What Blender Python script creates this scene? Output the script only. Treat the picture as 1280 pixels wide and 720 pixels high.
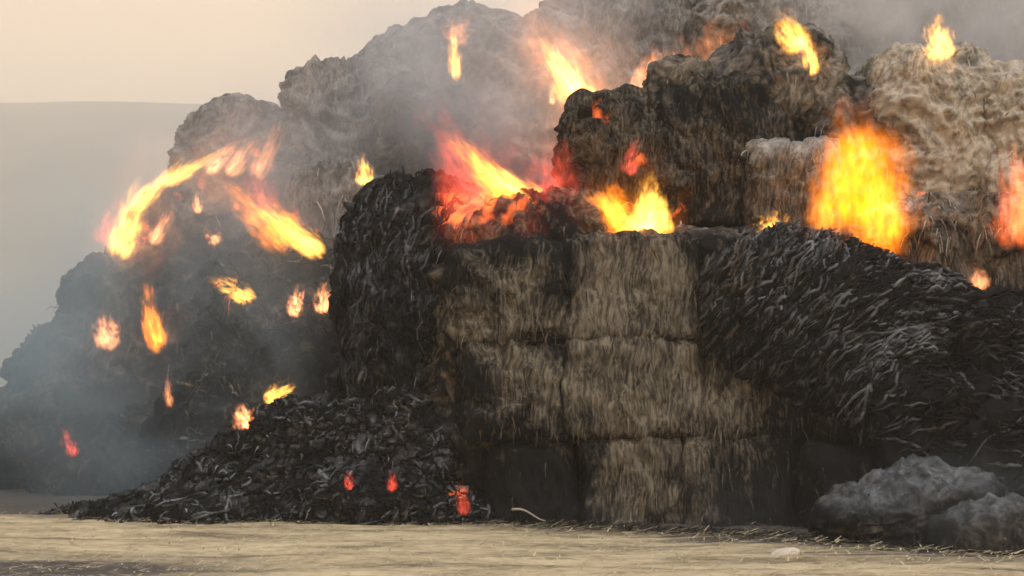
import bpy, math, random
import numpy as np
from mathutils import Vector, Quaternion

random.seed(7)
rng = np.random.default_rng(11)
for o in list(bpy.data.objects):
    bpy.data.objects.remove(o)
sc = bpy.context.scene
C = sc.collection

# ------------------------------------------------------------------ camera
FPX = 1758.0            # focal length in pixels of the 1280 px wide photograph
HOR = 505.0
CH = 1.4
PITCH = math.atan((HOR - 360.0) / FPX)
cd = bpy.data.cameras.new('camera')
cd.sensor_width = 36.0
cd.lens = 36.0 * FPX / 1280.0
cd.clip_end = 5000
cam = bpy.data.objects.new('camera', cd)
cam.location = (0, 0, CH)
cam.rotation_euler = (math.radians(90) + PITCH, 0, 0)
C.objects.link(cam)
sc.camera = cam

# ------------------------------------------------------------------ sky and sun
SUN_EL, SUN_ROT = math.radians(52), math.radians(150)
w = bpy.data.worlds.new('World'); sc.world = w
w.use_nodes = True
nt = w.node_tree
bg = nt.nodes['Background']
sky = nt.nodes.new('ShaderNodeTexSky')
sky.sky_type = 'NISHITA'; sky.sun_disc = False
sky.sun_elevation = SUN_EL; sky.sun_rotation = SUN_ROT
sky.air_density = 1.0; sky.dust_density = 6.0; sky.ozone_density = 1.0
# smoke-filled overcast: warm veil low down, cool unseen upper part added to cool the shade
mix = nt.nodes.new('ShaderNodeMix'); mix.data_type = 'RGBA'
mix.inputs['Factor'].default_value = 0.80
nt.links.new(sky.outputs[0], mix.inputs['A'])
tcw = nt.nodes.new('ShaderNodeTexCoord'); spw = nt.nodes.new('ShaderNodeSeparateXYZ'); nt.links.new(tcw.outputs['Generated'], spw.inputs[0])
mrw = nt.nodes.new('ShaderNodeMapRange'); mrw.interpolation_type = 'SMOOTHSTEP'
mrw.inputs['From Min'].default_value = 0.22; mrw.inputs['From Max'].default_value = 0.65
nt.links.new(spw.outputs['Z'], mrw.inputs['Value'])
veil = nt.nodes.new('ShaderNodeMix'); veil.data_type = 'RGBA'
veil.inputs['A'].default_value = (15.5, 10.6, 5.9, 1); veil.inputs['B'].default_value = (4.9, 6.0, 7.4, 1)
nt.links.new(mrw.outputs[0], veil.inputs['Factor'])
nt.links.new(veil.outputs['Result'], mix.inputs['B'])
nt.links.new(mix.outputs['Result'], bg.inputs['Color'])
bg.inputs['Strength'].default_value = 0.10
sl = bpy.data.lights.new('sun', 'SUN'); sl.energy = 1.3; sl.angle = math.radians(14)
sl.color = (1.0, 0.95, 0.88)
sun = bpy.data.objects.new('sun', sl); C.objects.link(sun)
sd = Vector((math.sin(SUN_ROT) * math.cos(SUN_EL), math.cos(SUN_ROT) * math.cos(SUN_EL), math.sin(SUN_EL)))
sun.rotation_euler = sd.to_track_quat('Z', 'Y').to_euler()
sun.location = (0, 0, 40)

sc.view_settings.view_transform = 'Standard'
sc.view_settings.look = 'None'
sc.view_settings.exposure = 0.52
sc.view_settings.gamma = 1.0
sc.cycles.use_denoising = True
sc.cycles.max_bounces = 6
sc.cycles.diffuse_bounces = 3
sc.cycles.volume_bounces = 2
sc.cycles.transparent_max_bounces = 12
sc.cycles.volume_max_steps = 256
sc.cycles.filter_width = 1.7
sc.cycles.sample_clamp_indirect = 4.0

# ------------------------------------------------------------------ helpers
def at(px, py, Y):
    u = (px - 640.0) / FPX; v = -(py - 360.0) / FPX
    cy = math.cos(PITCH) - v * math.sin(PITCH)
    cz = math.sin(PITCH) + v * math.cos(PITCH)
    s = Y / cy
    return np.array([u * s, Y, CH + cz * s])

def _hash(ix, iy, iz, seed):
    h = (ix.astype(np.uint32) * np.uint32(374761393) + iy.astype(np.uint32) * np.uint32(668265263)
         + iz.astype(np.uint32) * np.uint32(2147483647) + np.uint32(seed * 1013904223 & 0xffffffff))
    h = (h ^ (h >> np.uint32(13))) * np.uint32(1274126177)
    h = (h ^ (h >> np.uint32(16))) * np.uint32(2246822519)
    return (h ^ (h >> np.uint32(15)))

def noise(P, seed=0):
    """gradient noise, about -1..1"""
    P = np.asarray(P, dtype=np.float64)
    I = np.floor(P).astype(np.int64); F = P - I
    W = F * F * F * (F * (F * 6 - 15) + 10)
    out = np.zeros(len(P))
    for dx in (0, 1):
        wx = W[:, 0] if dx else 1 - W[:, 0]
        for dy in (0, 1):
            wy = W[:, 1] if dy else 1 - W[:, 1]
            for dz in (0, 1):
                wz = W[:, 2] if dz else 1 - W[:, 2]
                h = _hash(I[:, 0] + dx, I[:, 1] + dy, I[:, 2] + dz, seed)
                gx = (h & np.uint32(1023)).astype(np.float64) / 511.5 - 1
                gy = ((h >> np.uint32(10)) & np.uint32(1023)).astype(np.float64) / 511.5 - 1
                gz = ((h >> np.uint32(20)) & np.uint32(1023)).astype(np.float64) / 511.5 - 1
                out += wx * wy * wz * (gx * (F[:, 0] - dx) + gy * (F[:, 1] - dy) + gz * (F[:, 2] - dz))
    return out * 1.5

def fbm(P, octv=4, seed=0, gain=0.5, lac=2.03):
    s = np.zeros(len(P)); a = 1.0; f = 1.0
    for k in range(octv):
        s += a * noise(P * f + 17.3 * k, seed + k); a *= gain; f *= lac
    return s

def ridged(P, octv=3, seed=0, gain=0.55):
    s = np.zeros(len(P)); a = 1.0; f = 1.0
    for k in range(octv):
        s += a * (1 - 2.4 * np.abs(noise(P * f + 9.1 * k, seed + k))); a *= gain; f *= 2.1
    return s

def smooth(a, b, x):
    t = np.clip((x - a) / (b - a), 0, 1)
    return t * t * (3 - 2 * t)

def tag(o, label=None, cat=None, group=None, kind=None):
    if label: o['label'] = label
    if cat: o['category'] = cat
    if group: o['group'] = group
    if kind: o['kind'] = kind
    return o

def mesh_obj(name, V, F4, mat, attrs=None, F3=None, parent=None, origin=None, smooth_shade=True):
    V = np.asarray(V, dtype=np.float64)
    if origin is None:
        origin = np.array([V[:, 0].mean(), V[:, 1].mean(), V[:, 2].min()])
    V = V - origin
    me = bpy.data.meshes.new(name)
    n4 = 0 if F4 is None else len(F4); n3 = 0 if F3 is None else len(F3)
    me.vertices.add(len(V)); me.vertices.foreach_set('co', V.astype(np.float32).ravel())
    loops = []
    if n4: loops.append(np.asarray(F4, dtype=np.int32).ravel())
    if n3: loops.append(np.asarray(F3, dtype=np.int32).ravel())
    L = np.concatenate(loops)
    me.loops.add(len(L)); me.loops.foreach_set('vertex_index', L)
    me.polygons.add(n4 + n3)
    st = np.concatenate([np.arange(n4) * 4, n4 * 4 + np.arange(n3) * 3]).astype(np.int32)
    me.polygons.foreach_set('loop_start', st)
    me.update(calc_edges=True)
    me.validate()
    if smooth_shade:
        me.polygons.foreach_set('use_smooth', np.ones(len(me.polygons), dtype=bool))
    for k, a in (attrs or {}).items():
        at_ = me.attributes.new(k, 'FLOAT', 'POINT')
        at_.data.foreach_set('value', np.asarray(a, dtype=np.float32))
    me.materials.append(mat)
    o = bpy.data.objects.new(name, me); C.objects.link(o)
    o.location = origin
    if parent is not None:
        o.parent = parent
    return o

# ------------------------------------------------------------------ materials
def new_mat(name):
    m = bpy.data.materials.new(name); m.use_nodes = True
    n = m.node_tree.nodes; l = m.node_tree.links
    return m, n, l

def straw_material(name, stretch=(26, 26, 3.2), straw_a=(0.158, 0.139, 0.108), straw_b=(0.072, 0.064, 0.052),
                   char_c=(0.0075, 0.0082, 0.009), ash_c=(0.36, 0.36, 0.36), bump=0.5):
    m, n, l = new_mat(name)
    b = n['Principled BSDF']
    b.inputs['Roughness'].default_value = 0.92
    b.inputs['Specular IOR Level'].default_value = 0.06
    tc = n.new('ShaderNodeTexCoord')
    mp = n.new('ShaderNodeMapping'); mp.inputs['Scale'].default_value = stretch
    l.new(tc.outputs['Object'], mp.inputs[0])
    # bend the fibres a little
    wn = n.new('ShaderNodeTexNoise'); wn.inputs['Scale'].default_value = 1.7; wn.inputs['Detail'].default_value = 2
    l.new(tc.outputs['Object'], wn.inputs['Vector'])
    wm = n.new('ShaderNodeVectorMath'); wm.operation = 'MULTIPLY_ADD'
    wm.inputs[1].default_value = (7, 7, 2)
    l.new(wn.outputs['Color'], wm.inputs[0]); l.new(mp.outputs[0], wm.inputs[2])
    fn = n.new('ShaderNodeTexNoise'); fn.inputs['Scale'].default_value = 1.0; fn.inputs['Detail'].default_value = 4
    fn.inputs['Roughness'].default_value = 0.65
    l.new(wm.outputs[0], fn.inputs['Vector'])
    mn = n.new('ShaderNodeTexNoise'); mn.inputs['Scale'].default_value = 5.0; mn.inputs['Detail'].default_value = 5
    mn.inputs['Roughness'].default_value = 0.7
    l.new(tc.outputs['Object'], mn.inputs['Vector'])
    cs = n.new('ShaderNodeMix'); cs.data_type = 'RGBA'
    cs.inputs['A'].default_value = (*straw_b, 1); cs.inputs['B'].default_value = (*straw_a, 1)
    r0 = n.new('ShaderNodeMapRange'); r0.inputs['From Min'].default_value = 0.42; r0.inputs['From Max'].default_value = 0.60
    l.new(fn.outputs['Fac'], r0.inputs['Value']); l.new(r0.outputs[0], cs.inputs['Factor'])
    # char factor = attribute + fibre noise + mottling, sharpened
    ac = n.new('ShaderNodeAttribute'); ac.attribute_name = 'char'
    aa = n.new('ShaderNodeAttribute'); aa.attribute_name = 'ash'
    def madd(x, mul, add):
        q = n.new('ShaderNodeMath'); q.operation = 'MULTIPLY_ADD'
        l.new(x, q.inputs[0]); q.inputs[1].default_value = mul
        if isinstance(add, (int, float)): q.inputs[2].default_value = add
        else: l.new(add, q.inputs[2])
        return q.outputs[0]
    s = madd(mn.outputs['Fac'], 0.9, -0.45)
    s = madd(fn.outputs['Fac'], -1.7, madd(s, 1.0, 0.85))
    t = n.new('ShaderNodeMath'); t.operation = 'ADD'; l.new(s, t.inputs[0]); l.new(ac.outputs['Fac'], t.inputs[1])
    rc = n.new('ShaderNodeMapRange'); rc.inputs['From Min'].default_value = 0.05; rc.inputs['From Max'].default_value = 0.95
    l.new(t.outputs[0], rc.inputs['Value'])
    m1 = n.new('ShaderNodeMix'); m1.data_type = 'RGBA'
    l.new(rc.outputs[0], m1.inputs['Factor']); l.new(cs.outputs['Result'], m1.inputs['A'])
    m1.inputs['B'].default_value = (*char_c, 1)
    s2 = madd(mn.outputs['Fac'], -1.1, 0.55)
    s2 = madd(fn.outputs['Fac'], 0.9, madd(s2, 1.0, -0.45))
    gate = n.new('ShaderNodeMapRange')
    gate.inputs['From Max'].default_value = 0.3
    l.new(aa.outputs['Fac'], gate.inputs['Value'])
    s3 = n.new('ShaderNodeMath'); s3.operation = 'MULTIPLY'; l.new(s2, s3.inputs[0]); l.new(gate.outputs[0], s3.inputs[1])
    t2 = n.new('ShaderNodeMath'); t2.operation = 'ADD'; t2.use_clamp = True
    l.new(s3.outputs[0], t2.inputs[0]); l.new(aa.outputs['Fac'], t2.inputs[1])
    m2 = n.new('ShaderNodeMix'); m2.data_type = 'RGBA'
    l.new(t2.outputs[0], m2.inputs['Factor']); l.new(m1.outputs['Result'], m2.inputs['A'])
    m2.inputs['B'].default_value = (*ash_c, 1)
    l.new(m2.outputs['Result'], b.inputs['Base Color'])
    ag = n.new('ShaderNodeAttribute'); ag.attribute_name = 'ember_glow'
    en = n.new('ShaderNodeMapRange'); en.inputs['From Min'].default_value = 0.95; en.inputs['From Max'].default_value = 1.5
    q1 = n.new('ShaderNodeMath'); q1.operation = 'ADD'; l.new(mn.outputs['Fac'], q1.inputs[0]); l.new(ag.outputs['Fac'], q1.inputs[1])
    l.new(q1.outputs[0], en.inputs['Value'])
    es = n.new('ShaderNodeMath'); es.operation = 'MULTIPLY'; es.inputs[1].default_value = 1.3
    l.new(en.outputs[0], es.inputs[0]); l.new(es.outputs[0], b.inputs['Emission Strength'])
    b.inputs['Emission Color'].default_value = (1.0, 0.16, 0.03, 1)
    bp = n.new('ShaderNodeBump'); bp.inputs['Strength'].default_value = bump; bp.inputs['Distance'].default_value = 0.05
    hs = madd(fn.outputs['Fac'], 1.0, madd(mn.outputs['Fac'], 0.7, 0.0))
    m.cycles.emission_sampling = 'NONE'
    l.new(hs, bp.inputs['Height']); l.new(bp.outputs[0], b.inputs['Normal'])
    return m

M_STRAW = straw_material('straw_vertical')
M_LUMP = straw_material('burnt_straw', stretch=(9, 9, 6), straw_a=(0.20, 0.165, 0.12), straw_b=(0.10, 0.085, 0.065))
M_ASHY = straw_material('ashen_straw', stretch=(12, 12, 7), straw_a=(0.33, 0.28, 0.20), straw_b=(0.15, 0.12, 0.085),
                        ash_c=(0.38, 0.365, 0.33))
M_DRAPE = straw_material('charred_curls', stretch=(10, 10, 10), straw_a=(0.09, 0.08, 0.068), straw_b=(0.045, 0.04, 0.036),
                         ash_c=(0.24, 0.27, 0.305), bump=0.4)

# ------------------------------------------------------------------ burnt straw bodies
def cube_shell(nx, ny, nz):
    """surface grid of the cube [-1,1]^3 with merged edges"""
    pts, quads, off = [], [], 0
    for ax, (na, nb, a, b_) in enumerate(((ny, nz, 1, 2), (nx, nz, 0, 2), (nx, ny, 0, 1))):
        for sgn in (-1, 1):
            ga, gb = np.meshgrid(np.linspace(-1, 1, na + 1), np.linspace(-1, 1, nb + 1), indexing='ij')
            P = np.zeros((ga.size, 3)); P[:, ax] = sgn; P[:, a] = ga.ravel(); P[:, b_] = gb.ravel()
            i = np.arange(na)[:, None] * (nb + 1) + np.arange(nb)[None, :]
            q = np.stack([i, i + nb + 1, i + nb + 2, i + 1], -1).reshape(-1, 4) + off
            flip = (sgn < 0) ^ (ax == 1)
            if flip: q = q[:, ::-1]
            pts.append(P); quads.append(q); off += len(P)
    P = np.concatenate(pts); Q = np.concatenate(quads)
    key = np.round(P * 1e5).astype(np.int64)
    _, idx, inv = np.unique(key, axis=0, return_index=True, return_inverse=True)
    return P[idx], inv.ravel()[Q]

EMBER_GLOWS = []     # (centre, radius, strength) embers, and added glow standing in for firelight on straw
BLOBS = []      # (centre, radius, d_char, d_ash) local burning / ash patches, fixed in space

def strands(V, N, n, length, width, out, down, seed, sel=None, messy=0.35):
    r = np.random.default_rng(seed)
    cand = np.where(sel)[0] if sel is not None else np.arange(len(V))
    if len(cand) == 0 or n == 0: return None
    idx = r.choice(cand, n)
    p = V[idx]; nn = N[idx]
    L = length * r.uniform(0.5, 1.5, n)[:, None]
    d = nn * out * r.uniform(0.2, 1, n)[:, None] + np.array([0, 0, -1.0]) * down + r.normal(0, messy, (n, 3))
    d /= np.linalg.norm(d, axis=1)[:, None]
    side = np.cross(d, nn + r.normal(0, .2, (n, 3))); side /= np.linalg.norm(side, axis=1)[:, None] + 1e-9
    wv = width * r.uniform(0.5, 1.3, n)[:, None]
    g = np.array([0, 0, -1.0])
    p0 = p - nn * 0.02
    p1 = p0 + d * L * 0.5
    p2 = p1 + (d * 0.6 + g * 0.55) * L * 0.5
    rows = [p0 - side * wv, p0 + side * wv, p1 - side * wv * .9, p1 + side * wv * .9, p2 - side * wv * .25, p2 + side * wv * .25]
    SV = np.stack(rows, 1).reshape(-1, 3)
    b = np.arange(n)[:, None] * 6
    Q = np.concatenate([b + np.array([[0, 1, 3, 2]]), b + np.array([[2, 3, 5, 4]])])
    return SV, Q, np.repeat(idx, 6), r

def hanging_locks(V, Q, cc, n, seed, wild=0.18, ashy=1.0, top=1.5):
    """locks of charred straw lying on the surface, each a tapering rope that follows arcs round the point cc"""
    from mathutils.bvhtree import BVHTree
    bvh = BVHTree.FromPolygons([tuple(v) for v in V], [tuple(q) for q in Q])
    r = np.random.default_rng(seed)
    lo = V.min(0); hi = V.max(0)
    VV, QQ, CA, AA = [], [], [], []
    nb = 0; sides = 5
    while n > 0:
        n -= 1
        x = r.uniform(lo[0], hi[0]); z = lo[2] + (hi[2] - lo[2]) * (1 - r.random() ** top)
        R0 = math.hypot(x - cc[0], z - cc[2])
        seg = 16; Lk = r.uniform(0.3, 1.1) * r.choice([0.6, 1.0, 1.4]) * (0.45 if wild > 0.5 else 1); st = Lk / seg
        rad = r.uniform(0.006, 0.023); lift = r.uniform(-0.005, 0.035)
        pts = []
        ph0 = r.uniform(0, 6.28); wig = r.uniform(0.1, 0.5); ang_off = r.normal(0, wild)
        nzv = noise(np.array([[x * 1.1, 3.3, z * 1.1]]), 17)[0] * 1.1
        for s in range(seg):
            hit = bvh.ray_cast(Vector((x, lo[1] - 3, z)), Vector((0, 1, 0)))
            if hit[0] is None: break
            p = np.array(hit[0]); nn = np.array(hit[1])
            if nn[1] > 0: nn = -nn
            pts.append(p + nn * (lift + rad * 0.5 + 0.02 * math.sin(s * 0.6 + ph0)))
            dx, dz = x - cc[0], z - cc[2]; rr = math.hypot(dx, dz) + 1e-6
            tx, tz = -dz / rr, dx / rr          # tangent
            # left of the centre the lock falls, over the top it runs to the left and down
            a_ = ang_off + nzv * 0.5 + wig * math.sin(s * 0.55 + ph0)
            tx, tz = tx * math.cos(a_) - tz * math.sin(a_), tx * math.sin(a_) + tz * math.cos(a_)
            tz -= 0.25
            x += tx * st; z += tz * st
        if len(pts) < 4: continue
        pts = np.array(pts)
        # drop wild jumps in depth
        if np.abs(np.diff(pts[:, 1])).max() > 0.35: continue
        T = np.gradient(pts, axis=0); T /= np.linalg.norm(T, axis=1)[:, None] + 1e-9
        B = np.cross(T, np.array([0, -1.0, 0.0])); B /= np.linalg.norm(B, axis=1)[:, None] + 1e-9
        D = np.cross(B, T)
        m = len(pts)
        tt = np.linspace(0, 1, m)
        rr_ = rad * np.minimum(1, np.minimum(tt * 5 + 0.3, (1 - tt) * 2.2 + 0.12))
        an = np.arange(sides) * 2 * math.pi / sides
        ring = pts[:, None, :] + rr_[:, None, None] * (B[:, None, :] * np.cos(an)[None, :, None] + D[:, None, :] * np.sin(an)[None, :, None] * 0.8)
        VV.append(ring.reshape(-1, 3))
        i = np.arange(m - 1)[:, None] * sides; j = np.arange(sides)[None, :]
        q = np.stack([i + j, i + (j + 1) % sides, i + sides + (j + 1) % sides, i + sides + j], -1).reshape(-1, 4)
        QQ.append(q + nb); nb += m * sides
        zone = 0.5 + 1.5 * noise(np.array([[pts[0][0] * 1.3, 8.0, pts[0][2] * 1.6]]), 19)[0]
        ash = 0.0
        if r.random() < 0.75 * max(0.0, zone - 0.25) + 0.03: ash = r.uniform(0.1, 0.5) * ashy
        brown = r.random() < (0.05 if wild > 0.3 else 0.5 * float(np.interp(pts[0][0], [2.2, 3.8], [1, 0.1])))
        if wild < 0.3 and pts[0][0] < 3.0: ash *= 0.4
        CA.append(np.full(m * sides, 0.45 if brown else 1.05)); AA.append(np.repeat(ash * (0.4 + 0.6 * np.sin(tt * 3.0 + ph0 * .3) ** 2), sides))
    return np.concatenate(VV), np.concatenate(QQ), np.concatenate(CA), np.concatenate(AA)

def lump(name, box, Yf, depth, k=3.0, char=0.6, ash=0.0, mot=0.25, big=0.18, mid=0.08, fib=0.0, fine=0.03, res=0.035,
         mat=None, seed=0, label=None, cat='straw bale', group=None, rot=0.0, curls=None, nst=0, stl=0.22,
         ash_or_lit_top=0.0, slump=0.0, slumpl=0.0, streak=0.0, taper=0.0, layer=0.0, stw=0.008, rollz=0.0, messy=0.35, out=0.5, liftbl=0.0, seam=0.0, wall=False, locks=None, crumple=0.0):
    """one body of straw: superellipsoid between pixel columns/rows box at distance Yf, eroded by noise"""
    x0, x1, y0, y1 = box
    Ym = Yf + 0.3 * depth
    a = at(x0, y1, Ym); b = at(x1, y0, Ym)
    cx = (a[0] + b[0]) / 2; cz = (a[2] + b[2]) / 2
    hx = abs(b[0] - a[0]) / 2; hz = abs(b[2] - a[2]) / 2; hy = depth / 2
    nx = max(6, int(2 * hx / res)); ny = max(6, int(2 * hy / (res * 1.6))); nz = max(6, int(2 * hz / res))
    P, Q = cube_shell(nx, ny, nz)
    nk = (np.abs(P) ** k).sum(1) ** (1.0 / k)
    U = P / nk[:, None]
    N = np.sign(U) * np.abs(U) ** (k - 1) / np.array([hx, hy, hz])
    N /= np.linalg.norm(N, axis=1)[:, None] + 1e-12
    L = U * np.array([hx, hy, hz])
    if slump: L[:, 2] -= slump * smooth(-0.35, 1.0, U[:, 0]) * (U[:, 2] + 1) / 2
    if slumpl: L[:, 2] -= slumpl * smooth(0.35, -1.0, U[:, 0]) * (U[:, 2] + 1) / 2
    if liftbl: L[:, 2] += liftbl * smooth(0.5, -1.0, U[:, 0]) * (1 - U[:, 2]) / 2
    if taper: L[:, :2] *= (1 - taper * (U[:, 2:3] + 1) / 2)
    if rollz:
        c_, s_ = math.cos(rollz), math.sin(rollz)
        L = np.stack([L[:, 0] * c_ - L[:, 2] * s_, L[:, 1], L[:, 0] * s_ + L[:, 2] * c_], 1)
        N = np.stack([N[:, 0] * c_ - N[:, 2] * s_, N[:, 1], N[:, 0] * s_ + N[:, 2] * c_], 1)
    if rot:
        c_, s_ = math.cos(rot), math.sin(rot)
        R = np.array([[c_, -s_, 0], [s_, c_, 0], [0, 0, 1]])
        L = L @ R.T; N = N @ R.T
    V = L + np.array([cx, Yf + hy, cz])
    S = V * 1.0
    so = 0.0 if wall else seed * 3.71
    warp = np.stack([noise(S * 0.9 + so, 50), noise(S * 0.9 + so, 51), noise(S * 0.9 + so, 52)], 1)
    W = S + warp * 0.5
    d = big * fbm(S * 0.75 + so, 3, 1) + mid * ridged(W * 1.9 + so, 3, 7) + fine * fbm(W * 7.0, 3, 21)
    if fib:     # hanging fibres: narrow across, long downwards
        A = W * np.array([5.5, 5.5, 0.9]) + so
        fb = fbm(A, 3, 31, 0.6)
        d = d + fib * fb
    if layer:
        d = d + layer * (1 - 2 * np.abs(noise(np.stack([W[:, 0] * .5, W[:, 1] * .5, W[:, 2] * 3.2 + so], 1), 77)))
    cr = np.zeros(len(V))
    if crumple:
        c1 = ridged(W * 3.3 + so, 4, 91, 0.62)
        d = d + crumple * c1
        cr = c1
    ridge = np.zeros(len(V))
    if curls:   # locks of charred straw hanging as arcs round a centre
        cc, fr, amp = curls
        dd = V - cc
        w1 = noise(V * 1.3, 61) * 0.33 + noise(V * 3.1, 62) * 0.13 + noise(V * 7, 63) * 0.035
        rr = np.sqrt(dd[:, 0] ** 2 + (dd[:, 2] * 1.05) ** 2) + w1
        ph = np.arctan2(dd[:, 2], dd[:, 0])
        # break the arcs along their length
        A2 = np.stack([rr * fr, ph * 3.2 + noise(V * 2.2, 66) * 1.2, V[:, 1] * 0.4], 1)
        n1 = noise(A2, 64); n2 = noise(A2 * np.array([1.9, 1.7, 1]), 65)
        ridge = (1 - 2.6 * np.abs(n1)) * 0.65 + (1 - 2.6 * np.abs(n2)) * 0.4
        w2 = 0.55 + 0.6 * noise(V * 0.9 + 3, 67)
        d = d + amp * ridge * np.clip(w2 + .3, .15, 1.2)
    V = V + N * d[:, None]
    # fragile edges fold over
    V = V + np.stack([noise(S * 4.1 + so, 81), noise(S * 4.1, 82), noise(S * 4.1 + so, 83)], 1) * 0.035
    # colour: where the straw is still straw, charred or turned to ash
    ch = char + mot * fbm(W * 1.3 + so + 5, 3, 41) + 0.18 * fbm(W * np.array([6, 6, 1.6]), 2, 45) - 0.10 * cr
    if wall: ch = ch - char + wall_char(V)
    if seam: ch = ch + seam * smooth(0.90, 1.0, np.maximum(np.abs(U[:, 0]), np.abs(U[:, 2])) + 0.07 * noise(W * 3.5 + so, 48)) * np.abs(N[:, 1]) ** 0.5
    if streak: ch = ch + streak * fbm(W * np.array([3.4, 3.4, 0.55]) + so, 3, 46, 0.6)
    as_ = ash + (0.55 * mot if ash > 0 else 0.0) * fbm(W * 2.1 + so + 9, 3, 43) + (0.30 * np.clip(ridge - 0.15, 0, 1) * np.clip(0.55 + 1.6 * noise(V * 1.6, 68), 0, 1.2) if curls else 0)
    if ash_or_lit_top:
        as_ = as_ + ash_or_lit_top * smooth(0.35, 0.85, U[:, 2] + 0.25 * noise(W * 3, 12))
    for c0, r0, dc, da in BLOBS:
        q = np.exp(-(((V - c0) / r0) ** 2).sum(1))
        q = q * (1 + 0.7 * noise(V * 3 + 2, 15))
        ch = ch + dc * q; as_ = as_ + da * q
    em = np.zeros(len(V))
    for c0, r0, s0 in EMBER_GLOWS:
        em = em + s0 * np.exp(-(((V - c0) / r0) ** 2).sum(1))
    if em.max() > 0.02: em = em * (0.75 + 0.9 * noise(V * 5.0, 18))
    attr = {'char': np.clip(ch, 0, 1.3), 'ash': np.clip(as_, 0, 1), 'ember_glow': np.clip(em, 0, 1.2)}
    if nst:
        area = 4 * hx * hz + 4 * hx * hy
        sel = (N[:, 1] < 0.35) & (N[:, 2] > -0.5)
        st = strands(V, N, int(nst * area), stl, stw, out, 0.8, seed + 400, sel, messy)
        if st:
            SV, SQ, ii, r = st
            Q = np.concatenate([Q, SQ + len(V)])
            for kk in attr:
                dv = r.normal(0, 0.33, len(ii) // 6)
                if kk == 'ember_glow': dv = dv * 0
                if kk == 'ash': dv = np.where(attr[kk][ii[::6]] > 0.03, dv, -1)
                attr[kk] = np.concatenate([attr[kk], np.clip(attr[kk][ii] + np.repeat(dv, 6), 0, 1.2)])
            V = np.concatenate([V, SV])
    if locks:
        LV, LQ, lc, la = hanging_locks(V, Q, *locks)
        Q = np.concatenate([Q, LQ + len(V)]); V = np.concatenate([V, LV])
        attr['char'] = np.concatenate([attr['char'], lc]); attr['ash'] = np.concatenate([attr['ash'], la]); attr['ember_glow'] = np.concatenate([attr['ember_glow'], la * 0])
    V[:, 2] = np.maximum(V[:, 2], -0.05)
    o = mesh_obj(name, V, Q, mat or M_LUMP, attr)
    tag(o, label, cat, group)
    return o

# how far the front wall has burnt, as a map over its face (metres)
_gx = (np.array([560, 640, 700, 780, 860, 900, 960, 1020, 1100, 1200]) - 640.0) * 16.5 / FPX
_gz = CH - (np.array([310, 370, 430, 490, 545, 600, 650]) - HOR) * 16.5 / FPX
_gc = np.array([[.80, .60, .45, .40, .45, .70, .75, .90, 1.0, 1.0], [.60, .40, .36, .25, .30, .58, .66, .80, 1.0, 1.0],
                [.70, .42, .34, .24, .30, .50, .58, .72, .95, 1.1], [.8, .44, .38, .20, .30, .48, .60, .78, 1.0, 1.2],
                [1.1, .66, .50, .22, .36, .62, .72, .86, 1.0, 1.2], [1.3, 1.1, .80, .26, .40, .82, .86, .92, 1.1, 1.2],
                [1.3, 1.2, .90, .36, .58, .95, 1.0, 1.0, 1.1, 1.2]])
_gc = _gc + 0.22 * smooth(0.45, 0.8, _gc)
def wall_char(V):
    fx = np.interp(V[:, 0], _gx, np.arange(len(_gx))); fz = np.interp(-V[:, 2], -_gz, np.arange(len(_gz)))
    ix = np.minimum(fx.astype(int), len(_gx) - 2); iz = np.minimum(fz.astype(int), len(_gz) - 2)
    tx = fx - ix; tz = fz - iz
    return (_gc[iz, ix] * (1 - tx) * (1 - tz) + _gc[iz, ix + 1] * tx * (1 - tz) + _gc[iz + 1, ix] * (1 - tx) * tz + _gc[iz + 1, ix + 1] * tx * tz)

# patches (screen position is only used to look up a point in space, the patch itself is a ball in the scene)
def blob(px, py, Y, r, dc=0.0, da=0.0, rz=None):
    BLOBS.append((at(px, py, Y), np.array([r, r * 1.6, rz or r]), dc, da))
blob(640, 290, 16.9, 0.55, 0.25, 0)
blob(600, 490, 16.6, 0.28, 0.35, 0)
blob(660, 610, 16.6, 0.75, 0.55, 0)
blob(870, 320, 16.6, 0.30, 0.45, 0)
blob(700, 320, 16.6, 0.25, 0.35, 0, 0.6)
blob(700, 470, 16.6, 0.18, 0.25, 0, 1.0)
blob(780, 350, 16.5, 0.5, -0.15, 0)
blob(780, 480, 16.5, 0.5, -0.12, 0)
blob(585, 400, 16.6, 0.35, -0.25, 0)
blob(1000, 480, 16.2, 0.45, -0.15, 0)
blob(1100, 360, 15.9, 0.6, 0, 0.22)
blob(1180, 400, 15.8, 0.4, 0, 0.22)
blob(960, 400, 16.0, 0.5, -0.25, -0.1)
blob(1225, 345, 17.1, 0.22, -0.9, 0.1)
blob(1195, 340, 17.1, 0.18, -0.6, 0.0)
blob(985, 188, 18.0, 0.34, -0.3, 0.30, 0.12)
blob(1110, 480, 15.8, 0.8, 0.3, -0.3)
blob(745, 200, 18.3, 0.3, -0.3, 0.0, 0.6)
blob(440, 540, 17.2, 0.35, 0, 0.25)
blob(545, 570, 17.0, 0.35, 0, 0.2)

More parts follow.
